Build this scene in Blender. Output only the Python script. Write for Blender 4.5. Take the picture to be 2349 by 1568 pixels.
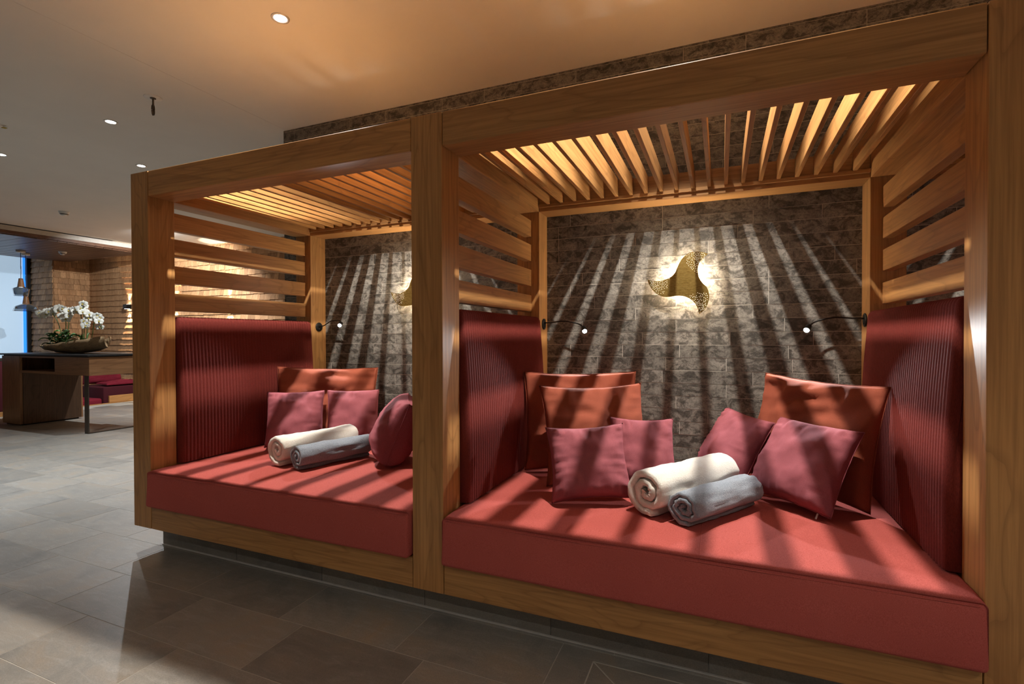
import bpy, bmesh, math, random
from mathutils import Vector, Matrix, noise, Euler
random.seed(11)
scene = bpy.context.scene
col = scene.collection
for o in list(bpy.data.objects):
    bpy.data.objects.remove(o, do_unlink=True)

# ------------------------------------------------------------------ camera
CAM = Vector((3.1196, -1.8174, 1.216)); YAW, PITCH, ROLL = 0.3953, -0.011, -0.0028; FPX = 1150.7
f_ = Vector((-math.sin(YAW)*math.cos(PITCH), math.cos(YAW)*math.cos(PITCH), math.sin(PITCH)))
r0 = Vector((math.cos(YAW), math.sin(YAW), 0)); u0 = r0.cross(f_)
r_ = r0*math.cos(ROLL)+u0*math.sin(ROLL); u_ = u0*math.cos(ROLL)-r0*math.sin(ROLL)
cd = bpy.data.cameras.new('camera'); cam = bpy.data.objects.new('camera', cd); col.objects.link(cam)
cd.sensor_width = 36; cd.lens = FPX/2349*36; cd.clip_start = 0.02; cd.clip_end = 100
cam.matrix_world = Matrix(((r_.x, u_.x, -f_.x, CAM.x), (r_.y, u_.y, -f_.y, CAM.y), (r_.z, u_.z, -f_.z, CAM.z), (0, 0, 0, 1)))
scene.camera = cam
def project(p):
    d = Vector(p)-CAM; z = d.dot(f_)
    if z < 0.05: return None
    return (1174.5+FPX*d.dot(r_)/z, 784-FPX*d.dot(u_)/z, z)
# ------------------------------------------------------------------ world, exposure
w = bpy.data.worlds.new('world'); scene.world = w; w.use_nodes = True
w.node_tree.nodes['Background'].inputs[0].default_value = (0.9, 0.85, 0.8, 1)
w.node_tree.nodes['Background'].inputs[1].default_value = 0.02
vs = scene.view_settings
vs.view_transform = 'Standard'; vs.look = 'None'; vs.gamma = 1.0; vs.use_curve_mapping = False
vs.exposure = 0.0
# lamp strengths (watts), tuned against the photograph
BAY_W, ROOM_W, BACK_W, READ_W, SCONCE_W, LOUNGE_W = 350, 250, 52, 28, 80, 430
WALL_LAMP_E, WINDOW_E = 640, 0.75
NEUTRAL = (1.0, 0.93, 0.84); COOL = (0.93, 0.97, 1.0); WARM = (1.0, 0.82, 0.6)

# ------------------------------------------------------------------ helpers
def empty(name, loc, label=None, cat=None, group=None, rot=None):
    o = bpy.data.objects.new(name, None); col.objects.link(o); o.location = loc
    o.empty_display_size = 0.1
    if rot: o.rotation_euler = rot
    if label: tag(o, label, cat, group)
    return o
def tag(o, label, cat=None, group=None):
    o['label'] = label
    if cat: o['category'] = cat
    if group: o['group'] = group
    return o
def structure(o):
    o['kind'] = 'structure'; return o
def mesh_from(name, vs_, fs, smooth=False):
    me = bpy.data.meshes.new(name); me.from_pydata([tuple(v) for v in vs_], [], fs); me.update()
    if smooth:
        for p in me.polygons: p.use_smooth = True
    return me
def obj(name, me, m=None, parent=None, loc=None, rot=None):
    """Mesh built in world coordinates when loc is None: it is shifted under its parent's origin."""
    o = bpy.data.objects.new(name, me); col.objects.link(o)
    if m is not None and not me.materials: me.materials.append(m)
    if parent is not None:
        o.parent = parent
        o.location = Vector(loc) if loc is not None else -Vector(parent.location)
    elif loc is not None: o.location = loc
    if rot: o.rotation_euler = rot
    return o
def bm_mesh(name, bm, smooth=False):
    me = bpy.data.meshes.new(name); bm.normal_update(); bm.to_mesh(me); bm.free()
    if smooth:
        for p in me.polygons: p.use_smooth = True
    return me
def box(x0, x1, y0, y1, z0, z1, bev=0.0, seg=2, name='box'):
    bm = bmesh.new()
    bmesh.ops.create_cube(bm, size=1)
    bmesh.ops.scale(bm, vec=(x1-x0, y1-y0, z1-z0), verts=bm.verts)
    bmesh.ops.translate(bm, vec=((x0+x1)/2, (y0+y1)/2, (z0+z1)/2), verts=bm.verts)
    if bev: bmesh.ops.bevel(bm, geom=bm.edges[:], offset=bev, segments=seg, affect='EDGES', profile=0.5)
    return bm_mesh(name, bm)
def lathe(profile, n=32, name='lathe', axis='z', smooth=True, closed=False):
    vs_, fs = [], []
    for (r, z) in profile:
        for k in range(n):
            a = 2*math.pi*k/n; vs_.append((r*math.cos(a), r*math.sin(a), z))
    m = len(profile)
    for i in range(m-1):
        for k in range(n):
            fs.append((i*n+k, i*n+(k+1) % n, (i+1)*n+(k+1) % n, (i+1)*n+k))
    if profile[0][0] > 1e-5 and closed: fs.append(tuple(range(n))[::-1])
    if profile[-1][0] > 1e-5 and closed: fs.append(tuple((m-1)*n+k for k in range(n)))
    if axis == 'x': vs_ = [(z, x, y) for x, y, z in vs_]
    if axis == 'y': vs_ = [(x, z, y) for x, y, z in vs_]
    return mesh_from(name, vs_, fs, smooth)
def bez(pts, n=10):
    """Catmull-Rom through the points."""
    P = [Vector(p) for p in pts]; P = [P[0]*2-P[1]]+P+[P[-1]*2-P[-2]]; out = []
    for i in range(1, len(P)-2):
        for k in range(n):
            t = k/n
            out.append(0.5*((2*P[i])+(P[i+1]-P[i-1])*t+(2*P[i-1]-5*P[i]+4*P[i+1]-P[i+2])*t*t+(3*P[i]-P[i-1]-3*P[i+1]+P[i+2])*t**3))
    out.append(P[-2]); return out
def tube(pts, r, n=8, name='tube', caps=True):
    P = [Vector(p) for p in pts]; vs_, fs = [], []
    up = Vector((0, 0, 1))
    for i, p in enumerate(P):
        t = (P[min(i+1, len(P)-1)]-P[max(i-1, 0)]).normalized()
        a = t.cross(up)
        if a.length < 1e-3: a = t.cross(Vector((1, 0, 0)))
        a.normalize(); b = t.cross(a)
        rr = r[i] if isinstance(r, (list, tuple)) else r
        for k in range(n):
            an = 2*math.pi*k/n; vs_.append(p+a*rr*math.cos(an)+b*rr*math.sin(an))
    for i in range(len(P)-1):
        for k in range(n):
            fs.append((i*n+k, i*n+(k+1) % n, (i+1)*n+(k+1) % n, (i+1)*n+k))
    if caps:
        fs.append(tuple(range(n))[::-1]); fs.append(tuple((len(P)-1)*n+k for k in range(n)))
    return mesh_from(name, vs_, fs, True)
def light(kind, loc, power, color, parent, size=0.02, target=None, angle=100, blend=0.4):
    ld = bpy.data.lights.new('bulb_light', kind); ld.energy = power; ld.color = color
    ld.shadow_soft_size = size
    if kind == 'SPOT': ld.spot_size = math.radians(angle); ld.spot_blend = blend
    o = bpy.data.objects.new('bulb_light', ld); col.objects.link(o)
    o.parent = parent; o.location = Vector(loc)-Vector(parent.location)
    if target is not None:
        d = Vector(target)-Vector(loc); o.rotation_euler = d.to_track_quat('-Z', 'Y').to_euler()
    return o

# ------------------------------------------------------------------ materials
class NT:
    def __init__(s, name):
        s.m = bpy.data.materials.new(name); s.m.use_nodes = True; s.t = s.m.node_tree; s.n = s.t.nodes
        s.b = s.n['Principled BSDF']; s.out = s.n['Material Output']
    def add(s, kind, **kw):
        nd = s.n.new(kind)
        for k, v in kw.items(): setattr(nd, k, v)
        return nd
    def link(s, a, b): s.t.links.new(a, b)
    def coords(s, scale=(1, 1, 1), rnd=37.0):
        tc = s.add('ShaderNodeTexCoord'); oi = s.add('ShaderNodeObjectInfo')
        mu = s.add('ShaderNodeMath', operation='MULTIPLY'); s.link(oi.outputs['Random'], mu.inputs[0]); mu.inputs[1].default_value = rnd
        ad = s.add('ShaderNodeVectorMath', operation='ADD'); s.link(tc.outputs['Object'], ad.inputs[0]); s.link(mu.outputs[0], ad.inputs[1])
        mp = s.add('ShaderNodeMapping'); s.link(ad.outputs[0], mp.inputs['Vector']); mp.inputs['Scale'].default_value = scale
        s.oi = oi; s.raw = ad.outputs[0]
        return mp.outputs[0]
    def map(s, vec, scale):
        mp = s.add('ShaderNodeMapping'); s.link(vec, mp.inputs['Vector']); mp.inputs['Scale'].default_value = scale; return mp.outputs[0]
    def noise(s, vec, scale, detail=4, rough=0.5, dist=0.0):
        nd = s.add('ShaderNodeTexNoise'); s.link(vec, nd.inputs['Vector'])
        nd.inputs['Scale'].default_value = scale; nd.inputs['Detail'].default_value = detail
        nd.inputs['Roughness'].default_value = rough; nd.inputs['Distortion'].default_value = dist
        return nd.outputs[0]
    def ramp(s, fac, stops):
        nd = s.add('ShaderNodeValToRGB'); s.link(fac, nd.inputs[0]); e = nd.color_ramp.elements
        while len(e) < len(stops): e.new(0.5)
        for el, (p, c) in zip(e, stops):
            el.position = p; el.color = (*c, 1) if not isinstance(c, (int, float)) else (c, c, c, 1)
        return nd.outputs[0]
    def mix(s, fac, a, b, mode='MIX'):
        nd = s.add('ShaderNodeMix', data_type='RGBA', blend_type=mode)
        for sock, v in ((nd.inputs[0], fac), (nd.inputs[6], a), (nd.inputs[7], b)):
            if isinstance(v, (int, float)): sock.default_value = v
            elif isinstance(v, tuple): sock.default_value = (*v, 1)
            else: s.link(v, sock)
        return nd.outputs[2]
    def math(s, op, a, b=0.0):
        nd = s.add('ShaderNodeMath', operation=op)
        for sock, v in ((nd.inputs[0], a), (nd.inputs[1], b)):
            if isinstance(v, (int, float)): sock.default_value = v
            else: s.link(v, sock)
        return nd.outputs[0]
    def bump(s, h, strength=0.3, dist=0.01):
        nd = s.add('ShaderNodeBump'); s.link(h, nd.inputs['Height'])
        nd.inputs['Strength'].default_value = strength; nd.inputs['Distance'].default_value = dist
        s.link(nd.outputs[0], s.b.inputs['Normal'])
    def base(s, c, rough=0.5, metal=0.0, spec=0.5):
        if isinstance(c, tuple): s.b.inputs['Base Color'].default_value = (*c, 1)
        else: s.link(c, s.b.inputs['Base Color'])
        if isinstance(rough, (int, float)): s.b.inputs['Roughness'].default_value = rough
        else: s.link(rough, s.b.inputs['Roughness'])
        s.b.inputs['Metallic'].default_value = metal; s.b.inputs['Specular IOR Level'].default_value = spec
        return s.m
def plain(name, c, rough=0.5, metal=0.0, spec=0.5, var=0.08, scale=25):
    t = NT(name); v = t.coords(); n = t.noise(v, scale, 3)
    d = tuple(x*(1-var) for x in c); l = tuple(min(1, x*(1+var)) for x in c)
    return t.base(t.ramp(n, [(0.3, d), (0.7, l)]), rough, metal, spec)
def emitter(name, c, strength):
    t = NT(name); t.base(c, 0.5)
    t.b.inputs['Emission Color'].default_value = (*c, 1); t.b.inputs['Emission Strength'].default_value = strength
    return t.m
def wood(name, axis, dark, mid, lite, rough=0.42, ring=9.0, vary=0.25):
    t = NT(name)
    def sc(al, ac):
        s = [ac, ac, ac]; s[axis] = al; return tuple(s)
    v = t.coords(rnd=53.0)
    v1 = t.map(v, sc(0.55, 3.2))
    n1 = t.noise(v1, 1.6, 3, 0.45, 0.6)
    rg = t.math('FRACT', t.math('MULTIPLY', n1, ring))
    rings = t.ramp(rg, [(0.0, 0.35), (0.12, 0.0), (0.8, 0.12), (1.0, 0.75)])
    v2 = t.map(v, sc(2.2, 90)); n2 = t.noise(v2, 1.0, 4, 0.6)
    n3 = t.noise(t.map(v, sc(0.5, 5)), 1.5, 2)
    c = t.ramp(n3, [(0.3, mid), (0.72, lite)])
    c = t.mix(t.math('MULTIPLY', rings, 0.55), c, dark)
    c = t.mix(t.ramp(n2, [(0.38, 0.42), (0.62, 0.0)]), c, dark)
    br = t.math('ADD', t.math('MULTIPLY', t.oi.outputs['Random'], vary), 1-vary*0.6)
    c = t.mix(1.0, c, br, 'MULTIPLY')
    t.bump(n2, 0.08, 0.002)
    return t.base(c, rough, 0, 0.4)
CH = ((0.175, 0.074, 0.023), (0.43, 0.208, 0.067), (0.52, 0.272, 0.094))
M = {}
for k, ax in (('x', 0), ('y', 1), ('z', 2)):
    M['wood_'+k] = wood('cherry_wood_'+k, ax, *CH)
    M['walnut_'+k] = wood('walnut_wood_'+k, ax, (0.1, 0.046, 0.02), (0.28, 0.135, 0.06), (0.37, 0.19, 0.088), 0.4)
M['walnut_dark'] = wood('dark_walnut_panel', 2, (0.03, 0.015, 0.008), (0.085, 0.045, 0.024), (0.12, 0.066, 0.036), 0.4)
M['plank'] = wood('ceiling_plank_wood', 0, (0.05, 0.022, 0.012), (0.12, 0.055, 0.028), (0.16, 0.075, 0.04), 0.4)
M['shingle'] = wood('cedar_shingle_wood', 2, (0.2, 0.09, 0.035), (0.43, 0.225, 0.098), (0.56, 0.32, 0.155), 0.75, 4, 0.45)
def stone_mat():
    t = NT('shell_limestone'); v = t.coords(rnd=91.0)
    n1 = t.noise(t.map(v, (0.8, 1, 1.15)), 16, 8, 0.72, 0.8)
    n2 = t.noise(v, 85, 5, 0.7, 0.8)
    vo = t.add('ShaderNodeTexVoronoi', feature='F1'); t.link(t.map(v, (1, 1, 1)), vo.inputs['Vector']); vo.inputs['Scale'].default_value = 70
    a = t.ramp(n1, [(0.33, (0.033, 0.03, 0.025)), (0.45, (0.065, 0.059, 0.05)), (0.5, (0.135, 0.124, 0.107)), (0.6, (0.18, 0.167, 0.145)), (0.75, (0.26, 0.242, 0.21))])
    b = t.ramp(n2, [(0.35, 0.45), (0.5, 1.0), (0.66, 1.35)])
    c = t.mix(0.85, a, b, 'MULTIPLY')
    c = t.mix(t.ramp(vo.outputs[0], [(0.0, 0.55), (0.16, 0.0)]), c, (0.34, 0.3, 0.24))
    br = t.math('ADD', t.math('MULTIPLY', t.oi.outputs['Random'], 0.4), 0.8)
    c = t.mix(1.0, c, br, 'MULTIPLY')
    t.bump(n2, 0.12, 0.004)
    return t.base(c, 0.5, 0, 0.4)
M['stone'] = stone_mat()
def tile_mat():
    t = NT('slate_floor_tile'); v = t.coords(rnd=61.0)
    n1 = t.noise(v, 3.0, 5, 0.6, 1.2); n2 = t.noise(t.map(v, (2, 9, 4)), 4, 5, 0.65, 0.8); n3 = t.noise(v, 240, 3, 0.6)
    c = t.ramp(n1, [(0.3, (0.14, 0.133, 0.12)), (0.5, (0.19, 0.175, 0.153)), (0.66, (0.21, 0.178, 0.142)), (0.8, (0.23, 0.178, 0.125))])
    c = t.mix(t.ramp(n2, [(0.5, 0.0), (0.75, 0.4)]), c, (0.3, 0.29, 0.27))
    c = t.mix(0.5, c, t.ramp(n3, [(0.3, 0.6), (0.7, 1.25)]), 'MULTIPLY')
    br = t.math('ADD', t.math('MULTIPLY', t.oi.outputs['Random'], 0.3), 0.85)
    c = t.mix(1.0, c, br, 'MULTIPLY')
    t.bump(n3, 0.06, 0.002)
    return t.base(c, 0.4, 0, 0.45)
M['tile'] = tile_mat()
def fabric(name, c, c2, weave=700, sheen=0.25, stretch=(1, 1, 0.25), amount=0.45):
    t = NT(name); v = t.coords()
    n = t.noise(t.map(v, stretch), weave, 3, 0.7); n2 = t.noise(v, 5, 3)
    k = t.ramp(n, [(0.3, c2), (0.7, c)])
    k = t.mix(t.ramp(n2, [(0.3, 0.25), (0.7, 0.0)]), k, c2)
    t.bump(n, amount, 0.0015)
    t.b.inputs['Sheen Weight'].default_value = sheen; t.b.inputs['Sheen Roughness'].default_value = 0.5
    t.b.inputs['Sheen Tint'].default_value = (*[min(1, x*1.6) for x in c], 1)
    return t.base(k, 0.85, 0, 0.2)
M['red'] = fabric('heather_red_fabric', (0.49, 0.115, 0.096), (0.29, 0.05, 0.041), 520, 0.3, (1, 0.3, 1))
M['rib'] = fabric('ribbed_red_fabric', (0.17, 0.026, 0.019), (0.095, 0.013, 0.01), 420)
M['rust'] = fabric('rust_orange_fabric', (0.3, 0.078, 0.042), (0.2, 0.048, 0.026), 520)
M['mauve'] = fabric('mauve_rose_fabric', (0.32, 0.095, 0.112), (0.22, 0.056, 0.07), 520)
M['crimson'] = fabric('crimson_sofa_fabric', (0.18, 0.011, 0.024), (0.12, 0.007, 0.016), 300)
M['maroon'] = fabric('maroon_sofa_side', (0.06, 0.007, 0.012), (0.04, 0.005, 0.008), 300)
def terry(name, c, c2):
    t = NT(name); v = t.coords()
    n = t.noise(v, 170, 4, 0.7, 0.5); n2 = t.noise(v, 420, 3, 0.7)
    k = t.ramp(n, [(0.3, c2), (0.65, c)])
    h = t.math('ADD', n, t.math('MULTIPLY', n2, 0.6)); t.bump(h, 0.8, 0.006)
    t.b.inputs['Sheen Weight'].default_value = 0.5; t.b.inputs['Sheen Roughness'].default_value = 0.6
    return t.base(k, 0.95, 0, 0.1)
M['towel_white'] = terry('cream_terry', (0.93, 0.9, 0.82), (0.82, 0.77, 0.66))
M['towel_grey'] = terry('slate_blue_terry', (0.25, 0.3, 0.36), (0.14, 0.17, 0.21))
M['plaster'] = plain('white_plaster', (0.73, 0.7, 0.645), 0.9, 0, 0.2, 0.02, 3)
M['fascia'] = plain('grey_fascia', (0.42, 0.39, 0.34), 0.7)
M['grout'] = plain('light_grout', (0.46, 0.43, 0.37), 0.9, 0, 0.2)
M['tgrout'] = plain('tile_grout', (0.33, 0.31, 0.27), 0.9, 0, 0.2)
M['dark'] = plain('dark_gap', (0.02, 0.013, 0.008), 0.9)
M['black'] = plain('black_metal', (0.018, 0.016, 0.014), 0.4, 0.6)
M['bronze'] = plain('bronze_metal', (0.09, 0.07, 0.055), 0.45, 0.7)
M['slab'] = plain('black_stone_top', (0.022, 0.022, 0.023), 0.35, 0, 0.5, 0.3, 60)
M['white'] = plain('white_plastic', (0.72, 0.7, 0.66), 0.5)
M['trim'] = plain('chrome_trim', (0.62, 0.6, 0.57), 0.3, 0.4)
M['steel'] = plain('worn_steel', (0.12, 0.1, 0.08), 0.4, 0.9)
M['yellow'] = plain('yellow_tag', (0.4, 0.28, 0.03), 0.6)
def gold_mat():
    t = NT('brushed_gold'); v = t.coords()
    n = t.noise(t.map(v, (1, 1, 3)), 30, 5, 0.65, 1.5)
    c = t.ramp(n, [(0.35, (0.24, 0.15, 0.035)), (0.62, (0.46, 0.32, 0.1))])
    t.bump(n, 0.15, 0.002)
    return t.base(c, t.ramp(n, [(0.3, 0.42), (0.7, 0.3)]), 0.9, 0.5)
M['gold'] = gold_mat()
M['led'] = emitter('led_lens', (1.0, 0.96, 0.9), 40)
M['led_warm'] = emitter('warm_led', (1.0, 0.86, 0.66), WALL_LAMP_E)
M['dots'] = emitter('perforation_glow', (1.0, 0.9, 0.62), 1.6)
M['window'] = emitter('backlit_frosted_glass', (0.42, 0.57, 0.72), WINDOW_E)
M['blue'] = emitter('blue_light_strip', (0.02, 0.22, 0.85), 1.3)
M['drift'] = wood('driftwood', 0, (0.1, 0.058, 0.028), (0.36, 0.23, 0.115), (0.52, 0.36, 0.19), 0.85, 14)
M['leaf'] = plain('orchid_leaf', (0.03, 0.1, 0.018), 0.4, 0, 0.5, 0.4, 12)
M['leaf2'] = plain('bright_leaf', (0.09, 0.22, 0.045), 0.45, 0, 0.5, 0.4, 12)
M['stem'] = plain('orchid_stem', (0.06, 0.1, 0.02), 0.5)
M['petal'] = plain('white_petal', (0.62, 0.62, 0.56), 0.6)
M['lip'] = plain('yellow_orchid_lip', (0.55, 0.42, 0.06), 0.6)
def smoked():
    t = NT('smoked_glass'); t.base((0.32, 0.34, 0.35), 0.05)
    t.b.inputs['Transmission Weight'].default_value = 0.9; t.b.inputs['IOR'].default_value = 1.1
    return t.m
M['glass'] = smoked()

# ------------------------------------------------------------------ dimensions (metres)
PW, PD = 0.151, 0.148                 # post width, depth
PX = [0.0, 1.896, 3.809, 5.72]        # left edges of the front posts
Z0, ZB, ZT = 0.136, 2.008, 2.15       # frame foot, beam underside, frame top
YR, YW = 1.207, 1.3666                # rear post front, stone wall face
CZ = 2.953                            # ceiling
SEAT = 0.468
XL = -0.2935                          # left end of the stone wall
# ------------------------------------------------------------------ room shell
fl = structure(obj('floor', box(-7.3, 6.3, -4.6, 4.9, -0.25, -0.0008), M['tgrout']))
TX, TY, G = 0.596, 0.3015, 0.0035
tiles = []
offs = {0: 0.757, 1: 0.897, 2: 0.565, 3: 0.36}
j = -14
for j in range(-14, 17):
    y0 = -0.217+j*TY
    o = offs[(-j) % 4]
    for i in range(-16, 11):
        x0 = o+i*TX
        if x0 < -7.3 or x0+TX > 6.3 or y0 < -4.5 or y0+TY > 4.88: continue
        tiles.append((x0, y0))
def tile_rank(t):
    q = project((t[0]+TX/2, t[1]+TY/2, 0))
    if q is None: return 1e9
    if not (-250 < q[0] < 1500 and 780 < q[1] < 1750): return 1e8+q[2]
    if t[0] > 0.1 and t[1] > 0.12: return 1e7+q[2]
    return q[2]
tiles.sort(key=tile_rank)
tme = box(G/2, TX-G/2, G/2, TY-G/2, -0.012, 0, 0, name='floor_tile')
for (x, y) in tiles[:300]: obj('floor_tile', tme, M['tile'], fl, (x, y, 0))
vv, ff = [], []
for (x, y) in tiles[300:]:
    b = len(vv)
    for z in (-0.012, 0):
        vv += [(x+G/2, y+G/2, z), (x+TX-G/2, y+G/2, z), (x+TX-G/2, y+TY-G/2, z), (x+G/2, y+TY-G/2, z)]
    ff += [(b+4, b+5, b+6, b+7), (b, b+1, b+5, b+4), (b+1, b+2, b+6, b+5), (b+2, b+3, b+7, b+6), (b+3, b, b+4, b+7)]
tf = obj('distant_floor_tiles', mesh_from('distant_floor_tiles', vv, ff), M['tile'], fl); tf['kind'] = 'stuff'
# mitred inlay lines in the floor in front of the near booth
for pts in (((2.68, 0.018), (3.7, 0.018)), ((2.68, 0.018), (2.68, -0.5)), ((2.683, 0.014), (2.95, -0.24))):
    a, b = Vector((*pts[0], 0)), Vector((*pts[1], 0)); d = (b-a).normalized(); n = Vector((-d.y, d.x, 0))*0.0025
    z = Vector((0, 0, 0.0006)); q = [a-n, b-n, b+n, a+n]
    obj('inlay_joint', mesh_from('inlay_joint', [p-z*4 for p in q]+[p+z for p in q], [(4, 5, 6, 7), (0, 1, 5, 4), (1, 2, 6, 5), (2, 3, 7, 6), (3, 0, 4, 7)]), M['tgrout'], fl)

wb = structure(obj('wall_back', box(XL+0.003, 6.3, YW+0.0013, YW+0.22, 0, CZ), M['grout']))
rows, stones = [], []
RH = 0.0772
k0 = 1.934
zr = k0-RH*20
rng = random.Random(5)
while zr < CZ-0.01:
    h = min(RH, CZ-zr); x = XL; first = True
    while x < 6.28:
        L = rng.choice((0.34, 0.42, 0.5, 0.58, 0.66)) if not first else rng.choice((0.12, 0.26, 0.42, 0.5))
        first = False
        L = min(L, 6.3-x)
        if x < 4.45: stones.append((x, zr, L, h))
        else: rows.append((x, zr, L, h))
        x += L
    zr += RH
def st_vis(s):
    q = project((s[0]+s[2]/2, YW, s[1])); 
    hidden = s[1] < SEAT-0.1 or (0.1 < s[0] < 3.7 and 2.02 < s[1] < 2.13)
    return (hidden, q[2] if q else 9)
stones.sort(key=st_vis)
sm_cache = {}
for (x, z, L, h) in stones[:300]:
    key = (round(L, 3), round(h, 3))
    if key not in sm_cache:
        sm_cache[key] = box(0.0013, L-0.0013, 0, 0.012, 0.0013, h-0.0013, 0, name='stone')
    obj('stone', sm_cache[key], M['stone'], wb, (x, YW+rng.uniform(-0.0008, 0.0008), z))
vv, ff = [], []
for (x, z, L, h) in stones[300:]+rows:
    b = len(vv); e = 0.0013
    for y in (YW, YW+0.012): vv += [(x+e, y, z+e), (x+L-e, y, z+e), (x+L-e, y, z+h-e), (x+e, y, z+h-e)]
    ff += [(b, b+1, b+2, b+3), (b+1, b, b+4, b+5), (b+2, b+1, b+5, b+6), (b+3, b+2, b+6, b+7), (b, b+3, b+7, b+4)]
so = obj('hidden_course_stones', mesh_from('hidden_course_stones', vv, ff), M['stone'], wb); so['kind'] = 'stuff'
structure(obj('wall_back_end', box(XL, XL+0.02, YW+0.001, 5.0, 0, CZ), M['stone']))

# ceiling: white boards with shadow joints
ce = structure(obj('ceiling', box(-6.95, 6.3, -4.6, 4.9, CZ+0.006, CZ+0.12), M['dark']))
SEAM = -0.258
obj('ceiling_board', box(SEAM+0.0012, 6.3, -4.6, 4.9, CZ, CZ+0.008), M['plaster'], ce)
obj('ceiling_board', box(-6.95, SEAM-0.0012, -4.6, 4.195, CZ, CZ+0.008), M['plaster'], ce)
obj('ceiling_board', box(-6.95, SEAM-0.0012, 4.205, 4.9, CZ, CZ+0.008), M['plaster'], ce)
XS = -6.95; WZ = 2.8
structure(obj('trim_1', box(XS-0.06, XS, -4.6, 4.85, 2.865, CZ-0.012, 0.004), M['fascia']))
structure(obj('trim_2', box(XS-0.1, XS-0.004, -4.6, 4.85, 2.815, 2.865), M['plank']))
YC = 4.715; XB = -9.52; YB = 4.067
c2 = structure(obj('ceiling_2', box(-9.62, XS-0.05, -2.6, 4.3, WZ+0.016, WZ+0.12), M['dark']))
y = 4.298
while y > -2.4:
    obj('plank', box(-9.62, XS-0.055, y-0.132, y-0.004, WZ+rng.uniform(-0.001, 0.001), WZ+0.018), M['plank'], c2)
    y -= 0.134
structure(obj('ceiling_3', box(-10.6, XS-0.05, -2.6, 5.0, 3.1, 3.2), M['plaster']))
# lounge pit floor and outer walls
structure(obj('floor_lounge', box(-10.6, -7.3, -4.6, 5.0, -0.45, -0.35), M['tile']))
structure(obj('trim_3', box(-7.34, -7.29, 2.45, 4.7, -0.35, 0.012), M['wood_y']))
structure(obj('wall_front', box(-10.6, 6.3, -4.7, -4.6, -0.4, 3.2), M['plaster']))
structure(obj('wall_right', box(6.3, 6.4, -4.7, 5.0, -0.4, 3.2), M['plaster']))
structure(obj('wall_left', box(-10.5, -10.4, -4.7, 5.0, -0.4, 3.2), M['plaster']))
# shingle walls
SH = 0.1165
wl = structure(obj('wall_lounge_back', box(XB, XL, YC+0.02, YC+0.12, -0.4, 3.1), M['dark']))
wc = structure(obj('wall_lounge_corner', box(XB-0.12, XB-0.02, YB+0.02, YC+0.02, -0.4, 3.1), M['dark']))
wr = structure(obj('wall_lounge_return', box(-10.4, XB-0.02, YB+0.02, YB+0.12, -0.4, 3.1), M['dark']))
sh_cache = {}
def shingle_mesh(wd):
    wd = round(wd, 3)
    if wd not in sh_cache:
        g = 0.0016; t0, t1 = 0.003, 0.026; lo, hi = -SH, 0.02
        vv = [(g, -t1, lo), (wd-g, -t1, lo), (wd-g, 0.012, lo), (g, 0.012, lo), (g, -t0, hi), (wd-g, -t0, hi), (wd-g, 0.012, hi), (g, 0.012, hi)]
        sh_cache[wd] = mesh_from('shingle', vv, [(0, 1, 5, 4), (1, 2, 6, 5), (3, 0, 4, 7), (0, 3, 2, 1)])
    return sh_cache[wd]
def shingles(wall, origin, ax, length, z0, z1, vis):
    """Rows of cedar shingles on a vertical face: origin is its left end seen from the room, ax its direction."""
    rot = math.atan2(ax.y, ax.x); items = []
    z = z1
    while z > z0:
        s = 0.0
        while s < length-0.01:
            wd = min(rng.choice((0.06, 0.075, 0.09, 0.105, 0.12, 0.14)), length-s)
            p = Vector(origin)+ax*s; items.append((p.x, p.y, z+rng.uniform(-0.005, 0.005), wd)); s += wd
        z -= SH
    def rank(it):
        q = project((it[0], it[1], it[2]-SH/2))
        if q is None or not vis(q): return 1e6+(q[2] if q else 0)
        return q[2]
    items.sort(key=rank)
    for (x, y, z, wd) in items[:300]:
        o = obj('shingle', shingle_mesh(wd), M['shingle'], wall, (x, y, z)); o.rotation_euler = (rng.uniform(-0.02, 0.02), 0, rot)
    if items[300:]:
        vv, ff = [], []
        for (x, y, z, wd) in items[300:]:
            me = shingle_mesh(wd); b = len(vv)
            for v in me.vertices:
                vv.append((x+v.co.x*ax.x-v.co.y*ax.y, y+v.co.x*ax.y+v.co.y*ax.x, z+v.co.z))
            for p in me.polygons: ff.append(tuple(b+i for i in p.vertices))
        o = obj('further_shingles', mesh_from('further_shingles', vv, ff), M['shingle'], wall); o['kind'] = 'stuff'
shingles(wl, (XB, YC, 0), Vector((1, 0, 0)), XL-XB, -0.3, 3.04, lambda q: (200 < q[0] < 306 and 575 < q[1] < 850) or (398 < q[0] < 655 and 540 < q[1] < 735))
shingles(wc, (XB, YB, 0), Vector((0, 1, 0)), YC-YB, -0.3, 3.04, lambda q: q[1] < 830)
shingles(wr, (-10.4, YB, 0), Vector((1, 0, 0)), XB+10.4, -0.3, 3.04, lambda q: q[1] < 830)
# backlit window on the far left
wn = structure(obj('window_1', box(-10.39, -10.345, 0.6, 3.98, 0.1, 2.95), M['window']))
obj('window_frame', box(-10.39, -10.31, 3.985, 4.06, 0.0, 3.1), M['black'], wn)
obj('window_frame', box(-10.39, -10.3, 3.0, 3.06, 0.0, 3.1), M['black'], wn)
obj('light_strip', box(-10.344, -10.33, 3.93, 3.975, 0.1, 2.95), M['blue'], wn)

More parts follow.
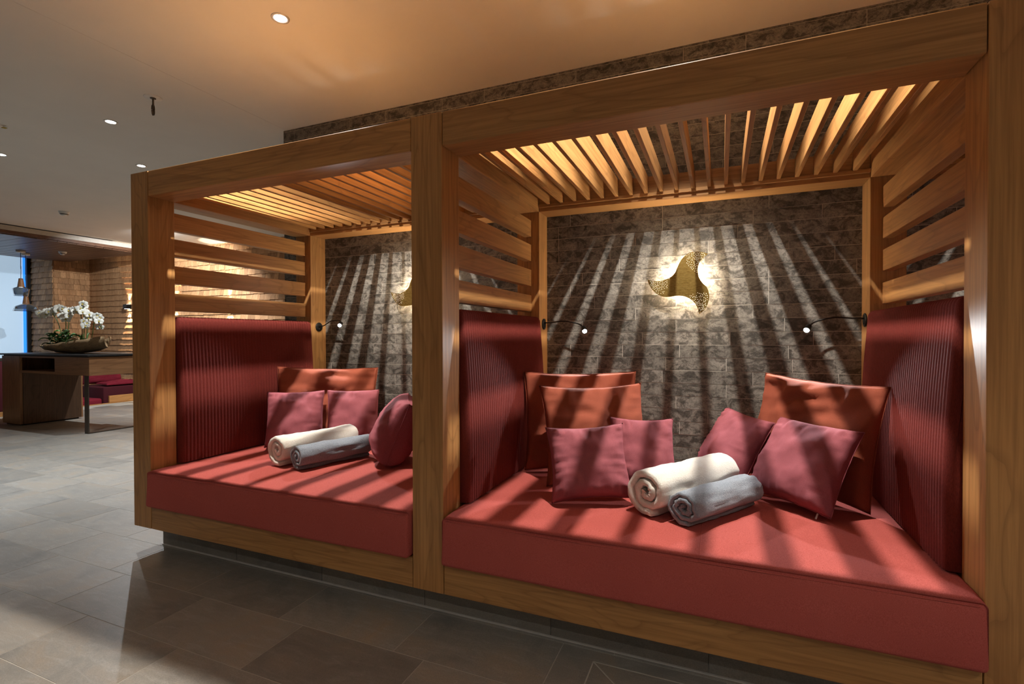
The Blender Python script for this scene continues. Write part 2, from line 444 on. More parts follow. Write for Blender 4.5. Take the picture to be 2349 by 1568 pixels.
# ------------------------------------------------------------------ timber booth frame
FR = Vector((2.9, 0.65, 0))
fr = empty('canopy_daybed_frame', FR, 'long cherry wood canopy frame with slatted roof dividing the red daybeds', 'daybed frame')
for i, x in enumerate(PX):
    obj('post', box(x, x+PW, 0, PD, Z0, ZT, 0.003), M['wood_z'], fr)
    obj('rear_post', box(x, x+PW, YR, YW-0.001, Z0, ZT, 0.002), M['wood_z'], fr)
    obj('side_header', box(x+0.001, x+PW-0.001, PD+0.001, YR-0.001, ZB, ZT-0.001, 0.002), M['wood_y'], fr)
    obj('side_rail', box(x+0.004, x+PW-0.011, PD+0.001, YR-0.001, Z0, SEAT+0.006, 0.002), M['wood_y'], fr)
    for zt in (1.958, 1.803, 1.642, 1.479):
        xs = x+0.052
        obj('side_slat', box(xs, xs+0.047, PD+0.0005, YR-0.0005, zt-0.105, zt, 0.002), M['wood_y'], fr)
RP = 0.0856
raf = box(-0.0095, 0.0095, PD+0.001, YR-0.001, 2.047, 2.149, 0.0015, 1)
for i in range(3):
    a, b = PX[i]+PW, PX[i+1]
    obj('front_beam', box(a+0.0025, b-0.0025, 0.001, PD-0.001, ZB, ZT-0.001, 0.004), M['wood_x'], fr)
    obj('rear_beam', box(a+0.001, b-0.001, YR+0.002, YW-0.001, ZB, ZT-0.001, 0.002), M['wood_x'], fr)
    obj('rear_ledger', box(a+0.001, b-0.001, YR-0.012, YR+0.002, 2.032, 2.051, 0.001, 1), M['wood_x'], fr)
    obj('front_rail', box(a+0.0025, b-0.0025, 0.001, PD-0.001, Z0, 0.266, 0.003), M['wood_x'], fr)
    obj('slat_base', box(a+0.001, b-0.001, PD+0.001, YR, 0.22, 0.262), M['wood_x'], fr)
    mid = (a+b)/2
    for k in range(20):
        rf = obj('rafter', raf, M['wood_y'], fr, (mid+(0.008 if i == 0 else 0)+(k-9.5)*RP-FR.x, -FR.y, -FR.z))
# tiled plinth under the frame
PLY = 0.105
pl = obj('plinth', box(0.1, 5.8, PLY+0.012, YW-0.01, 0, Z0), M['tgrout'], fr)
for k in range(10):
    x0 = 0.1+k*TX; x1 = min(x0+TX, 5.8)
    if x1-x0 > 0.05: obj('plinth_tile', box(x0+0.001, x1-0.0015, PLY, PLY+0.013, 0.006, Z0), M['tile'], fr)
obj('sealant_strip', box(0.09, 5.8, PLY-0.007, PLY+0.0005, 0.0003, 0.006), M['trim'], fr)
obj('plinth_tile', box(0.088, 0.1, PLY, YW-0.02, 0.006, Z0), M['tile'], fr)

# ------------------------------------------------------------------ mattresses
def mattress(x0, x1, label):
    bm = bmesh.new()
    bmesh.ops.create_cube(bm, size=1)
    bmesh.ops.scale(bm, vec=(x1-x0, 1.235, SEAT-0.268), verts=bm.verts)
    bmesh.ops.translate(bm, vec=((x0+x1)/2, -0.032+1.235/2, (SEAT+0.268)/2), verts=bm.verts)
    for e in bm.edges: pass
    top = [e for e in bm.edges if all(v.co.z > 0.4 for v in e.verts)]
    oth = [e for e in bm.edges if e not in top]
    bmesh.ops.bevel(bm, geom=bm.edges[:], offset=0.016, segments=4, affect='EDGES', profile=0.5)
    bmesh.ops.subdivide_edges(bm, edges=[e for e in bm.edges if e.calc_length() > 0.3], cuts=40, use_grid_fill=True)
    for v in bm.verts:   # soft crown and slightly swollen front
        cx = (v.co.x-x0)/(x1-x0); cy = (v.co.y+0.032)/1.235
        if v.co.z > 0.44:
            v.co.z += 0.006*math.sin(math.pi*min(1, max(0, cx)))**0.5*math.sin(math.pi*min(1, max(0, cy)))**0.5-0.008*max(0, 1-cy/0.09)**2
            v.co.z += 0.002*noise.noise(Vector((v.co.x*5, v.co.y*5, 0)))
        if v.co.y < -0.02: v.co.y += 0.004*noise.noise(Vector((v.co.x*3, v.co.z*6, 3)))+0.014*max(0, (v.co.z-0.36)/0.1)
    t = empty('mattress', ((x0+x1)/2, 0.58, 0.262), label, 'mattress', 'red mattresses in the booths')
    obj('cushion_cover', bm_mesh('cushion_cover', bm, True), M['red'], t)
    # stitched seam along the top front edge and a cross seam at the middle
    zz = SEAT-0.016
    obj('seam', tube([(x0+0.02+(x1-x0-0.04)*k/24, -0.0175, zz) for k in range(25)], 0.0022, 6), M['red'], t)
    mx = (x0+x1)/2+0.12
    obj('seam', tube(bez([(mx, -0.0165, zz+0.001), (mx, 0.0, zz+0.0095), (mx, 0.06, SEAT+0.0005), (mx, 0.3, SEAT+0.004), (mx, 0.8, SEAT+0.004), (mx, 1.15, SEAT+0.001)], 6), 0.0022, 6), M['red'], t)
    return t
mattress(0.146, 1.888, 'red fabric mattress in the farther left booth')
mattress(2.05, 3.812, 'red fabric mattress in the near booth with the two cushion groups')
mattress(3.963, 5.715, 'red fabric mattress in the booth beyond the right edge')

# ------------------------------------------------------------------ ribbed side back panels
def side_panel(xface, sgn, label):
    """xface: post inner face, sgn +1 when the panel faces +X."""
    y0, y1 = PD+0.004, YR-0.004; n_r = 47; cols = n_r*6; z0, z1 = SEAT+0.009, 1.337
    prof = []                                  # (offset from slat side, z) from the back bottom over the top to the front bottom
    back = -0.048
    prof.append((back, z0)); prof.append((back, z1-0.03))
    for k in range(1, 9):
        a = math.pi*k/9; prof.append((back+0.03-0.03*math.cos(a)*1.0, z1-0.03+0.03*math.sin(a)))
    for k in range(0, 15):
        t = k/14; z = z1-0.03-(z1-0.03-z0)*t
        prof.append((0.012+0.016*math.sin(math.pi*t)+0.03*t**1.5, z))
    vv, ff = [], []; npf = len(prof)
    for i in range(cols+1):
        t = i/cols; y = y0+(y1-y0)*t
        rib = abs(math.sin(math.pi*t*n_r))**0.6
        end = min(1, min(t, 1-t)/0.02)**0.5
        for k, (dx, z) in enumerate(prof):
            fr_ = 1.0 if k >= 2 else 0.0
            d = dx-(1-end)*0.02*fr_*(1 if k > 5 else 0.3)+0.0042*rib*fr_*(1 if k > 6 else 0.6)
            zz = z+(0.003*rib if 2 <= k <= 8 else 0)-(1-end)*0.012*(1 if 2 <= k <= 9 else 0)
            vv.append((xface+sgn*d, y, zz))
    for i in range(cols):
        for k in range(npf-1):
            q = (i*npf+k, i*npf+k+1, (i+1)*npf+k+1, (i+1)*npf+k)
            ff.append(q if sgn > 0 else q[::-1])
    ff.append(tuple(range(npf))[::-1 if sgn > 0 else 1]); ff.append(tuple(cols*npf+k for k in range(npf))[::1 if sgn > 0 else -1])
    me = mesh_from('ribbed_cover', vv, ff, True)
    t = empty('back_panel', (xface-sgn*0.02, 0.68, SEAT), label, 'backrest', 'ribbed red side backrests')
    obj('ribbed_cover', me, M['rib'], t)
    obj('back_board', box(*sorted((xface-sgn*0.052, xface-sgn*0.046)), y0+0.002, y1-0.002, SEAT+0.01, 1.30), M['wood_z'], t)
side_panel(PX[0]+PW, 1, 'ribbed dark red backrest on the left side of the left booth')
side_panel(PX[1], -1, 'ribbed dark red backrest on the right side of the left booth, behind the middle post')
side_panel(PX[1]+PW, 1, 'ribbed dark red backrest beside the middle post in the near booth')
side_panel(PX[2], -1, 'ribbed dark red backrest at the far right by the right post')

# ------------------------------------------------------------------ cushions
def cushion(name, label, group, m, ctr, rot, wd, ht, th, seed, pull=False, slump=0.25, pinch=0.06, crumple=0.02, creases=0, back=0.3):
    N = 36; rs = random.Random(seed); vv, ff = [], []
    sx, sy = rs.uniform(0, 50), rs.uniform(0, 50)
    cr = [(rs.uniform(-0.5, 0.5), rs.uniform(0.1, 0.8), rs.uniform(0, 6.28), rs.uniform(0.6, 1.2), rs.uniform(0.5, 1)) for _ in range(creases)]
    def pt(u, v, side):
        x = wd/2*u*(1-pinch*(1-v*v)*abs(u)**1.5); y = ht/2*v*(1-pinch*(1-u*u)*abs(v)**1.5)
        f = (max(0, 1-abs(u)**2.4)*max(0, 1-abs(v)**2.4))**0.34
        ed = 1-max(abs(u), abs(v))
        t = th/2*f*(1-slump*v)
        wr_ = noise.noise(Vector((u*2.1+sx, v*2.1+sy, side*3)))*crumple*f
        ph = u if abs(v) > abs(u) else v
        fold = math.sin(ph*23+noise.noise(Vector((ph*4, sx, side)))*6)*0.006*math.exp(-ed*5)*min(1, ed*7)
        fold += noise.noise(Vector((ph*9+sy, ed*2, side*2)))*0.018*math.exp(-ed*3.5)*min(1, ed*6)
        crease = noise.noise(Vector((u*4.3+sy, v*3.1, side+sx)))
        t += wr_+fold-0.15*crumple*max(0, 1-abs(crease)*4)*f
        for (cu, cv, ca, cl, am) in cr:      # sharp folds pressed into the filling
            du, dv = u-cu, v-cv; al = du*math.cos(ca)+dv*math.sin(ca); ac = -du*math.sin(ca)+dv*math.cos(ca)+0.12*math.sin(al*4)
            t -= am*0.015*f*math.exp(-(ac/0.1)**2)*math.exp(-(al/cl)**2)-am*0.012*f*math.exp(-((ac-0.17)/0.1)**2)*math.exp(-(al/cl)**2)
        # ruffled outline
        e1 = 0.0022*noise.noise(Vector((ph*5, sx, 1)))*(1-min(1, ed*6))
        if side < 0: t *= back               # pressed flat against what it leans on
        return Vector((x*(1+e1*4), y*(1+e1*4), side*t))
    for side in (1, -1):
        b = len(vv)
        for i in range(N+1):
            for k in range(N+1):
                u = math.sin((2*i/N-1)*math.pi/2)*0.35+(2*i/N-1)*0.65; v = math.sin((2*k/N-1)*math.pi/2)*0.35+(2*k/N-1)*0.65
                vv.append(pt(u, v, side))
        for i in range(N):
            for k in range(N):
                q = (b+i*(N+1)+k, b+(i+1)*(N+1)+k, b+(i+1)*(N+1)+k+1, b+i*(N+1)+k+1)
                ff.append(q if side > 0 else q[::-1])
    me = mesh_from('cover', vv, ff, True)
    bm = bmesh.new(); bm.from_mesh(me); bmesh.ops.remove_doubles(bm, verts=bm.verts, dist=0.0004); bm.to_mesh(me); bm.free()
    for p in me.polygons: p.use_smooth = True
    R = Euler(rot, 'XYZ').to_matrix()
    base = Vector(ctr)+R @ Vector((0, -ht/2, 0))
    t = empty(name, base, label, 'cushion', group, rot)
    off = (0, ht/2, 0)
    obj('cover', me, m, t, off)
    ring = []
    for s in range(4):
        for k in range(14):
            a = -1+2*k/14
            u, v = ((a, -1), (1, a), (-a, 1), (-1, -a))[s]
            ring.append(pt(u, v, 0)*1.004)
    ring.append(ring[0])
    obj('seam', tube(ring, 0.0016, 6), m, t, off)
    if pull:
        obj('zipper_pull', box(wd*0.36, wd*0.36+0.006, -ht/2-0.022, -ht/2+0.002, 0.002, 0.007, 0.001), M['trim'], t, off)
    return t
GA, GB = 'large rust orange back cushions', 'small mauve scatter cushions'
cushion('rust_cushion', 'large crumpled rust cushion in the corner of the left booth', GA, M['rust'], (0.505, 1.0, 0.742), (1.36, 0.03, 0.685), 0.69, 0.52, 0.15, 1, crumple=0.04, creases=7)
cushion('mauve_cushion', 'mauve cushion nearest the left backrest, before the rust cushion of the left booth', GB, M['mauve'], (0.478, 0.728, 0.672), (1.22, 0.0, 0.685), 0.36, 0.37, 0.19, 2)
cushion('mauve_cushion', 'mauve cushion beside the stone wall, right of its twin in the left booth', GB, M['mauve'], (0.772, 0.955, 0.67), (1.22, 0.02, 0.70), 0.345, 0.37, 0.19, 3)
cushion('mauve_cushion', 'mauve cushion seen edge on, half hidden behind the middle post', GB, M['mauve'], (1.335, 0.68, 0.675), (1.2, 0.05, -0.95), 0.4, 0.37, 0.26, 4, back=0.95)
cushion('rust_cushion', 'rearmost rust cushion touching the left backrest of the near booth', GA, M['rust'], (2.395, 0.925, 0.748), (1.42, 0.0, 0.43), 0.64, 0.54, 0.13, 5, crumple=0.04, creases=7)
cushion('rust_cushion', 'rust cushion in front of another rust cushion, left in the near booth', GA, M['rust'], (2.52, 0.745, 0.718), (1.22, -0.01, 0.52), 0.56, 0.515, 0.16, 6, pinch=0.09, creases=3)
cushion('mauve_cushion', 'front left mauve cushion leaning on the rust cushion of the near booth', GB, M['mauve'], (2.563, 0.415, 0.645), (1.15, -0.05, 0.42), 0.365, 0.34, 0.18, 7, pinch=0.1)
cushion('mauve_cushion', 'mauve cushion behind the white towel near the stone wall', GB, M['mauve'], (2.77, 0.665, 0.655), (1.2, 0.03, 0.36), 0.31, 0.335, 0.15, 8, pinch=0.09)
cushion('rust_cushion', 'single rust cushion leaning on the right hand backrest', GA, M['rust'], (3.512, 0.90, 0.75), (1.38, 0.03, -0.8), 0.62, 0.53, 0.15, 9, crumple=0.04, creases=7)
cushion('mauve_cushion', 'tilted mauve cushion farther back, overlapped by the brighter one at right', GB, M['mauve'], (3.185, 1.0, 0.655), (1.08, 0.08, -0.93), 0.345, 0.35, 0.19, 10)
cushion('mauve_cushion', 'brightly lit mauve cushion with zipper pull in front of the right rust cushion', GB, M['mauve'], (3.45, 0.68, 0.662), (1.03, 0.02, -0.77), 0.385, 0.38, 0.19, 12, True)

# ------------------------------------------------------------------ rolled towels
def towel(label, m, start, ang, L, R, turns, seed, squash=0.9, name='rolled_towel'):
    rs = random.Random(seed); n = int(turns*40); pitch = R/(turns+0.35); th = pitch*0.93; seg = 26
    sec = []
    for i in range(n+1):
        a = i/n*turns*2*math.pi; r = pitch*0.28+pitch*(a/(2*math.pi))
        r *= 1+0.11*noise.noise(Vector((math.cos(a)*1.5, math.sin(a)*1.5, seed+a*0.2)))
        a2 = a-turns*2*math.pi-math.pi*0.42
        sec.append((r, a2))
    vv, ff = [], []; M2 = 2*(n+1)
    for s in range(seg+1):
        t = s/seg
        cap = 0.0
        if s == 0 or s == seg: cap = 0.34
        elif s == 1 or s == seg-1: cap = 0.12
        y = L*(t if 0 < s < seg else t)
        if s == 1: y = L*0.012
        if s == seg-1: y = L*0.988
        half = []
        for k, (r, a) in enumerate(sec):
            jit = 0.008*noise.noise(Vector((math.cos(a)*2, t*4, math.sin(a)*2+seed)))+0.003*noise.noise(Vector((math.cos(a)*5+seed, t*14, math.sin(a)*5)))
            telescoped = 0.012*noise.noise(Vector((r*45, seed, 0.0 if t < 0.5 else 4.0))) if s in (0, 1, seg-1, seg) else 0
            half.append((r, a, jit, telescoped))
        for sgn in (1, -1):
            for (r, a, jit, tl) in half:
                rr = r+sgn*th/2*(1-cap)+jit
                vv.append((rr*math.cos(a), y+tl, rr*math.sin(a)*squash))
    for s in range(seg):
        b, c = s*M2, (s+1)*M2
        for k in range(n):
            ff.append((b+k, c+k, c+k+1, b+k+1))
            ff.append((b+n+1+k+1, c+n+1+k+1, c+n+1+k, b+n+1+k))
        ff.append((b+n, c+n, c+M2-1, b+M2-1)); ff.append((b+n+1, c+n+1, c, b))
    for k in range(n):
        ff.append((k, k+1, n+1+k+1, n+1+k)); b = seg*M2
        ff.append((b+k+1, b+k, b+n+1+k, b+n+1+k+1))
    zmin = min(v[2] for v in vv)
    vv = [(x, y, z-zmin) for x, y, z in vv]
    me = mesh_from(name, vv, ff, True)
    o = obj(name, me, m, None, (start[0], start[1], SEAT+0.008)); o.rotation_euler = (0, 0, ang-math.pi/2)
    tag(o, label, 'towel', 'rolled towels on the mattresses')
    return o
a2 = math.atan2(0.832, 0.555)
towel('rolled grey blue towel in front on the near booth mattress', M['towel_grey'], (2.985, 0.225), a2, 0.46, 0.071, 2.6, 3)
towel('thick rolled cream towel on the near booth mattress', M['towel_white'], (2.835, 0.285), a2+0.03, 0.56, 0.1, 2.35, 4)
a1 = math.atan2(0.954, 0.30)
towel('rolled grey blue towel in front on the left booth mattress', M['towel_grey'], (0.94, 0.285), a1, 0.46, 0.07, 2.6, 6)
towel('thick rolled cream towel on the left booth mattress', M['towel_white'], (0.778, 0.302), a1+0.045, 0.5, 0.092, 2.35, 8)

# ------------------------------------------------------------------ golden wall lamps
SHAPE = [(0.118, 0.15), (0.08, 0.118), (0.064, 0.084), (0.063, 0.046), (0.072, 0.011), (0.091, -0.019), (0.11, -0.04), (0.122, -0.069), (0.125, -0.098), (0.118, -0.133), (0.102, -0.167), (0.083, -0.187), (0.07, -0.197), (0.064, -0.166), (0.045, -0.131), (0.017, -0.104), (-0.013, -0.091), (-0.041, -0.086), (-0.072, -0.088), (-0.104, -0.091), (-0.135, -0.088), (-0.167, -0.071), (-0.193, -0.046), (-0.214, -0.012), (-0.222, 0.017), (-0.19, 0.007), (-0.158, 0.004), (-0.124, 0.01), (-0.09, 0.026), (-0.067, 0.047), (-0.056, 0.07), (-0.044, 0.099), (-0.025, 0.13), (0.003, 0.155), (0.034, 0.166), (0.069, 0.165), (0.096, 0.16)]
def smooth_shape():
    out = []; tips = (0, 12, 24)
    for a, b in ((0, 12), (12, 24), (24, 37)):
        seg = [SHAPE[k % 37] for k in range(a, b+1)]
        out += [(p.x, p.y) for p in bez([(x, z, 0) for x, z in seg], 3)][:-1]
    return out
OUT = smooth_shape()
def inside(x, z, poly):
    c = False; n = len(poly)
    for i in range(n):
        (x1, y1), (x2, y2) = poly[i], poly[i-1]
        if (y1 > z) != (y2 > z) and x < (x2-x1)*(z-y1)/(y2-y1)+x1: c = not c
    return c
def wall_lamp(x, z, label):
    yp = 1.30
    t = empty('wall_lamp', (x, YW, z), label, 'wall lamp', 'golden three-armed wall lamps')
    bm = bmesh.new()
    vs_ = [bm.verts.new((x+a, yp, z+b)) for a, b in OUT]; f = bm.faces.new(vs_)
    r = bmesh.ops.extrude_face_region(bm, geom=[f]); bmesh.ops.translate(bm, vec=(0, 0.005, 0), verts=[v for v in r['geom'] if isinstance(v, bmesh.types.BMVert)])
    bmesh.ops.recalc_face_normals(bm, faces=bm.faces[:]); bmesh.ops.triangulate(bm, faces=[f for f in bm.faces if len(f.verts) > 4])
    obj('gold_plate', bm_mesh('gold_plate', bm), M['gold'], t)
    cx, cz = x-0.005, z+0.005
    obj('led_housing', lathe([(0, 0), (0.058, 0), (0.06, 0.002), (0.06, 0.014), (0.0575, 0.014)], 36, 'led_housing', 'y'), M['gold'], t, (cx-x, yp+0.006-YW, cz-z))
    hs = lathe([(0.031, 0), (0.05, 0), (0.05, 0.022), (0.031, 0.022)], 36, 'led_ring', 'y'); obj('led_ring', hs, M['led_warm'], t, (cx-x, yp+0.022-YW, cz-z))
    obj('mount', lathe([(0, 0), (0.03, 0), (0.03, 0.047), (0, 0.047)], 24, 'mount', 'y'), M['gold'], t, (cx-x, -0.0475, cz-z))
    rs = random.Random(3); vv, ff = [], []; pts = []; tries = 0
    while len(pts) < 210 and tries < 20000:
        tries += 1
        a, b = rs.uniform(-0.22, 0.13), rs.uniform(-0.2, 0.17); d = math.hypot(a+0.005, b-0.005)
        tip = min(math.hypot(a-q[0], b-q[1]) for q in ((0.118, 0.15), (0.07, -0.197), (-0.222, 0.017)))
        if tip > 0.125 or not inside(a, b, OUT): continue
        if any(not inside(a+e*0.0045, b+g*0.0045, OUT) for e, g in ((1, 0), (-1, 0), (0, 1), (0, -1))): continue
        if any((a-p)**2+(b-q)**2 < (0.0052+0.035*max(0, tip-0.02))**2*0.9 for p, q in pts): continue
        pts.append((a, b)); k0_ = len(vv); rd = 0.0017
        for k in range(6): vv.append((x+a+rd*math.cos(k*math.pi/3), yp-0.0006, z+b+rd*math.sin(k*math.pi/3)))
        ff.append(tuple(k0_+k for k in range(6)))
    o = obj('perforation_glow_dots', mesh_from('perforation_glow_dots', vv, ff), M['dots'], t); o['kind'] = 'stuff'  # glowing discs laid on the plate imitate light coming through its holes
    return t
wall_lamp(2.93, 1.54, 'golden three-armed wall lamp on the stone wall of the near booth')
wall_lamp(1.062, 1.533, 'golden wall lamp half hidden by the middle post')

# ------------------------------------------------------------------ gooseneck reading lamps
def reading_lamp(xf, sgn, head, aim, label, z=1.296):
    py = 1.288
    t = empty('reading_lamp', (xf, py, z), label, 'reading lamp', 'black gooseneck reading lamps')
    pl = lathe([(0, 0), (0.034, 0), (0.036, 0.002), (0.036, 0.005), (0.033, 0.007), (0, 0.007)], 32, 'wall_plate', 'x')
    o = obj('wall_plate', pl, M['black'], t, (0, 0, 0)); o.scale = (sgn, 1, 1)
    o = obj('switch', lathe([(0, 0), (0.005, 0), (0.005, 0.008), (0, 0.008)], 12, 'switch', 'x'), M['black'], t, (sgn*0.004, 0, -0.017)); o.scale = (sgn, 1, 1)
    H = Vector(head); d = (Vector(aim)-H).normalized()
    s = Vector((xf+sgn*0.004, py, z+0.008))
    b = H-d*0.055
    pts = bez([s, s+Vector((sgn*0.05, -0.002, 0.002)), s.lerp(b, 0.55)+Vector((0, 0, 0.026)), b+Vector((-sgn*0.035, 0.012, 0.022)), b], 8)
    obj('arm', tube(pts, 0.0042, 10), M['black'], t)
    me = lathe([(0, 0), (0.012, 0.0), (0.0145, 0.01), (0.0165, 0.05), (0.017, 0.056), (0.0145, 0.056), (0.0135, 0.05)], 24, 'lamp_head')
    q = d.to_track_quat('Z', 'Y').to_euler()
    obj('lamp_head', me, M['black'], t, b-Vector(t.location), q)
    obj('bulb', lathe([(0, 0.012), (0.007, 0.01), (0.0125, 0.004), (0.0135, 0.0)], 20, 'bulb'), M['led'], t, H-d*0.004-Vector(t.location), q)
    light('SPOT', H+d*0.012, READ_W, COOL, t, 0.009, H+d, 98, 0.3)
reading_lamp(PX[1]+PW, 1, (2.345, 1.2, 1.246), (2.95, -0.15, 0.47), 'black gooseneck reading lamp on the left of the golden lamp, near booth')
reading_lamp(PX[2], -1, (3.532, 1.21, 1.244), (2.95, -0.15, 0.47), 'black gooseneck reading lamp on the right of the golden lamp, near booth')
reading_lamp(PX[0]+PW, 1, (0.44, 1.2, 1.303), (1.3, -0.4, 0.6), 'black gooseneck reading lamp above the left booth rust cushion')

# ------------------------------------------------------------------ ceiling downlights and fittings
ring_me = lathe([(0.033, 0.0), (0.034, -0.004), (0.046, -0.005), (0.048, -0.001), (0.048, 0.0)], 40, 'trim_ring')
lens_me = lathe([(0, -0.0035), (0.03, -0.003), (0.0335, -0.001)], 32, 'lens')
LOUNGE_FILL = ((-5.2, 3.3), (-3.6, 2.3))
def downlight(x, y, label, power, color=NEUTRAL, angle=95, blend=0.5, target=None, z=CZ, size=0.013):
    t = empty('downlight', (x, y, z), label, 'downlight', 'recessed ceiling downlights')
    obj('trim_ring', ring_me, M['trim'], t, (0, 0, 0)); obj('lens', lens_me, M['led'], t, (0, 0, 0))
    light('SPOT', (x, y, z-0.012), power, color, t, size, target or (x, y, 0), angle, blend)
downlight(0.9, 0.238, 'largest recessed downlight in the ceiling above the left booth', BAY_W, NEUTRAL, 100, 0.35)
downlight(2.93, 0.225, 'recessed downlight above the near booth, beyond the top edge', BAY_W, NEUTRAL, 100, 0.35)
downlight(4.84, 0.225, 'recessed downlight above the booth beyond the right edge', BAY_W, NEUTRAL, 100, 0.35)
downlight(-1.42, 0.685, 'recessed downlight left of the hook in the ceiling', ROOM_W, COOL, 80, 0.6)
downlight(-2.30, 1.442, 'bluish starlike downlight just above the left frame corner', ROOM_W, (0.85, 0.94, 1.0), 80, 0.6)
downlight(-3.18, 0.723, 'recessed downlight cut by the left picture edge', ROOM_W, COOL, 80, 0.6)
for x, y in LOUNGE_FILL:  # added lamps, unseen behind the frame, to brighten lounge wall and desk
    downlight(x, y, 'added lounge fill downlight hidden by the timber frame, over the %s' % ('sofa side' if x < -5 else 'desk side'), LOUNGE_W if x < -5 else LOUNGE_W*0.5, COOL, 140, 0.5, (-6.6, 4.7, 0.6) if x < -5 else None)
for x, y, k, w_ in ((-3.0, -1.8, 'leftmost', 1), (0.6, -3.0, 'second', 1), (3.2, -3.0, 'third', 1), (4.9, -1.9, 'rightmost', 1.3)):  # unseen lamps added as fill for the frame fronts and near floor
    downlight(x, y, 'added fill downlight behind the viewer, %s of its row' % k, BACK_W*w_, NEUTRAL, 120)

def hook(x, y):
    t = empty('ceiling_hook', (x, y, CZ), 'steel eye hook on a white round plate in the ceiling', 'ceiling hook')
    obj('plate', lathe([(0, -0.004), (0.055, -0.004), (0.058, -0.001), (0.058, 0)], 40, 'plate'), M['white'], t, (0, 0, 0))
    obj('collar', lathe([(0, -0.009), (0.018, -0.009), (0.019, -0.004)], 24, 'collar'), M['steel'], t, (0, 0, 0))
    obj('shank', lathe([(0, -0.056), (0.0065, -0.056), (0.0065, -0.008)], 16, 'shank'), M['steel'], t, (0, 0, 0))
    a = 2.3; d = Vector((math.cos(a), math.sin(a), 0))
    for off, ds in ((0.0, 0.0), (0.006, 0.006)):
        ring = [(d*math.sin(k*2*math.pi/28)*0.017+Vector((-d.y, d.x, 0))*(off-0.003))+Vector((0, 0, -0.088-ds*0.3-math.cos(k*2*math.pi/28)*0.036)) for k in range(29)]
        obj('ring', tube(ring, 0.0042, 8, caps=False), M['steel'], t, (0, 0, 0))
hook(-0.685, 0.556)
def detector(x, y, z, label):
    t = empty('smoke_detector', (x, y, z), label, 'smoke detector')
    obj('base', lathe([(0, -0.012), (0.06, -0.012), (0.062, 0)], 36, 'base'), M['white'], t, (0, 0, 0))
    obj('housing', lathe([(0, -0.058), (0.026, -0.056), (0.034, -0.045), (0.052, -0.03), (0.056, -0.012)], 36, 'housing'), M['white'], t, (0, 0, 0))
    obj('vent_band', lathe([(0.0372, -0.0435), (0.05, -0.0335), (0.0512, -0.0325)], 36, 'vent_band'), M['steel'], t, (0, 0, -0.0006))
detector(-5.25, 2.21, CZ, 'white smoke detector on the white ceiling at left')
detector(-8.1, 3.55, WZ, 'small white smoke detector on the dark plank ceiling')
t = empty('ceiling_rosette', (-2.37, 0.345, CZ), 'pale round ceiling plate with yellow tag at the left edge', 'ceiling plate')
obj('plate', lathe([(0, -0.006), (0.058, -0.006), (0.062, 0)], 36, 'plate'), M['white'], t, (0, 0, 0))
obj('tag', box(0.05, 0.085, 0.035, 0.06, -0.02, -0.016), M['yellow'], t, (0, 0, 0))
obj('stem', lathe([(0, -0.03), (0.008, -0.03), (0.008, -0.006)], 12, 'stem'), M['steel'], t, (0, 0, 0))

# ------------------------------------------------------------------ wall sconces in the lounge
def sconce(x, label):
    z = 1.85; yb = YC-0.018
    t = empty('wall_sconce', (x, yb, z), label, 'wall sconce', 'black up-down sconces')
    obj('body', box(x-0.055, x+0.055, yb-0.1, yb, z-0.045, z+0.045, 0.003), M['black'], t)
    for s in (1, -1):
        obj('lens', box(x-0.035, x+0.035, yb-0.08, yb-0.02, *sorted((z+s*0.044, z+s*0.0465))), M['led'], t)
        light('SPOT', (x, yb-0.05, z+s*0.055), SCONCE_W, WARM, t, 0.012, (x, yb-0.02, z+s*1.0), 52, 0.25)
sconce(-8.13, 'black wall sconce with light cones beside the timber post')
sconce(-6.68, 'black wall sconce at left behind the side slats')
sconce(-5.2, 'black wall sconce in the middle behind the side slats')

# ------------------------------------------------------------------ reception desk
DK = Vector((-5.2, 2.3, 0))
dk = empty('reception_desk', DK, 'walnut reception desk with black stone top and sled leg', 'desk')
X0, X1, Y0, Y1 = -6.27, -4.21, 1.95, 2.72
obj('top', box(X0-0.05, X1+0.012, Y0-0.02, Y1+0.01, 0.978, 1.0, 0.002), M['slab'], dk)
obj('shadow_gap', box(X0+0.02, X1-0.01, Y0+0.01, Y1-0.01, 0.968, 0.978), M['dark'], dk)
px0, px1 = X0, -5.8
obj('pedestal_end', box(px0, px1-0.015, Y0, Y0+0.03, 0.02, 0.968), M['walnut_z'], dk)
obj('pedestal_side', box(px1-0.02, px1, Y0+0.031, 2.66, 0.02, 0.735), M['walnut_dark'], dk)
obj('pedestal_side', box(px0, px0+0.02, Y0+0.031, 2.66, 0.02, 0.968), M['walnut_z'], dk)
obj('pedestal_back', box(px0, px1, 2.66, 2.68, 0.02, 0.968), M['walnut_z'], dk)
obj('pedestal_foot', box(px0+0.03, px1-0.03, Y0+0.03, 2.64, 0, 0.02), M['black'], dk)
nx = -4.97
obj('niche_floor', box(px1-0.015, nx, Y0+0.002, 2.6, 0.735, 0.768), M['walnut_x'], dk)
obj('niche_top', box(px1-0.015, nx, Y0+0.002, 2.6, 0.945, 0.968), M['walnut_x'], dk)
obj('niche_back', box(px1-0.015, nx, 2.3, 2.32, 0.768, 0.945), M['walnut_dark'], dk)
dr = obj('drawer_box', box(nx, X1-0.012, Y0, Y0+0.02, 0.735, 0.968), M['walnut_x'], dk)
obj('apron', box(X1-0.012, X1, Y0, Y1, 0.735, 0.968), M['walnut_y'], dk)
obj('apron_floor', box(nx, X1-0.013, Y0+0.021, Y1-0.02, 0.737, 0.75), M['walnut_x'], dk)
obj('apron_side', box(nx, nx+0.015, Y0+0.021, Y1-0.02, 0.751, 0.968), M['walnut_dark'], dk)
for yy in (Y0+0.005, Y1-0.02):
    obj('leg', box(X1-0.12, X1-0.04, yy, yy+0.012, 0.012, 0.737), M['bronze'], dk)
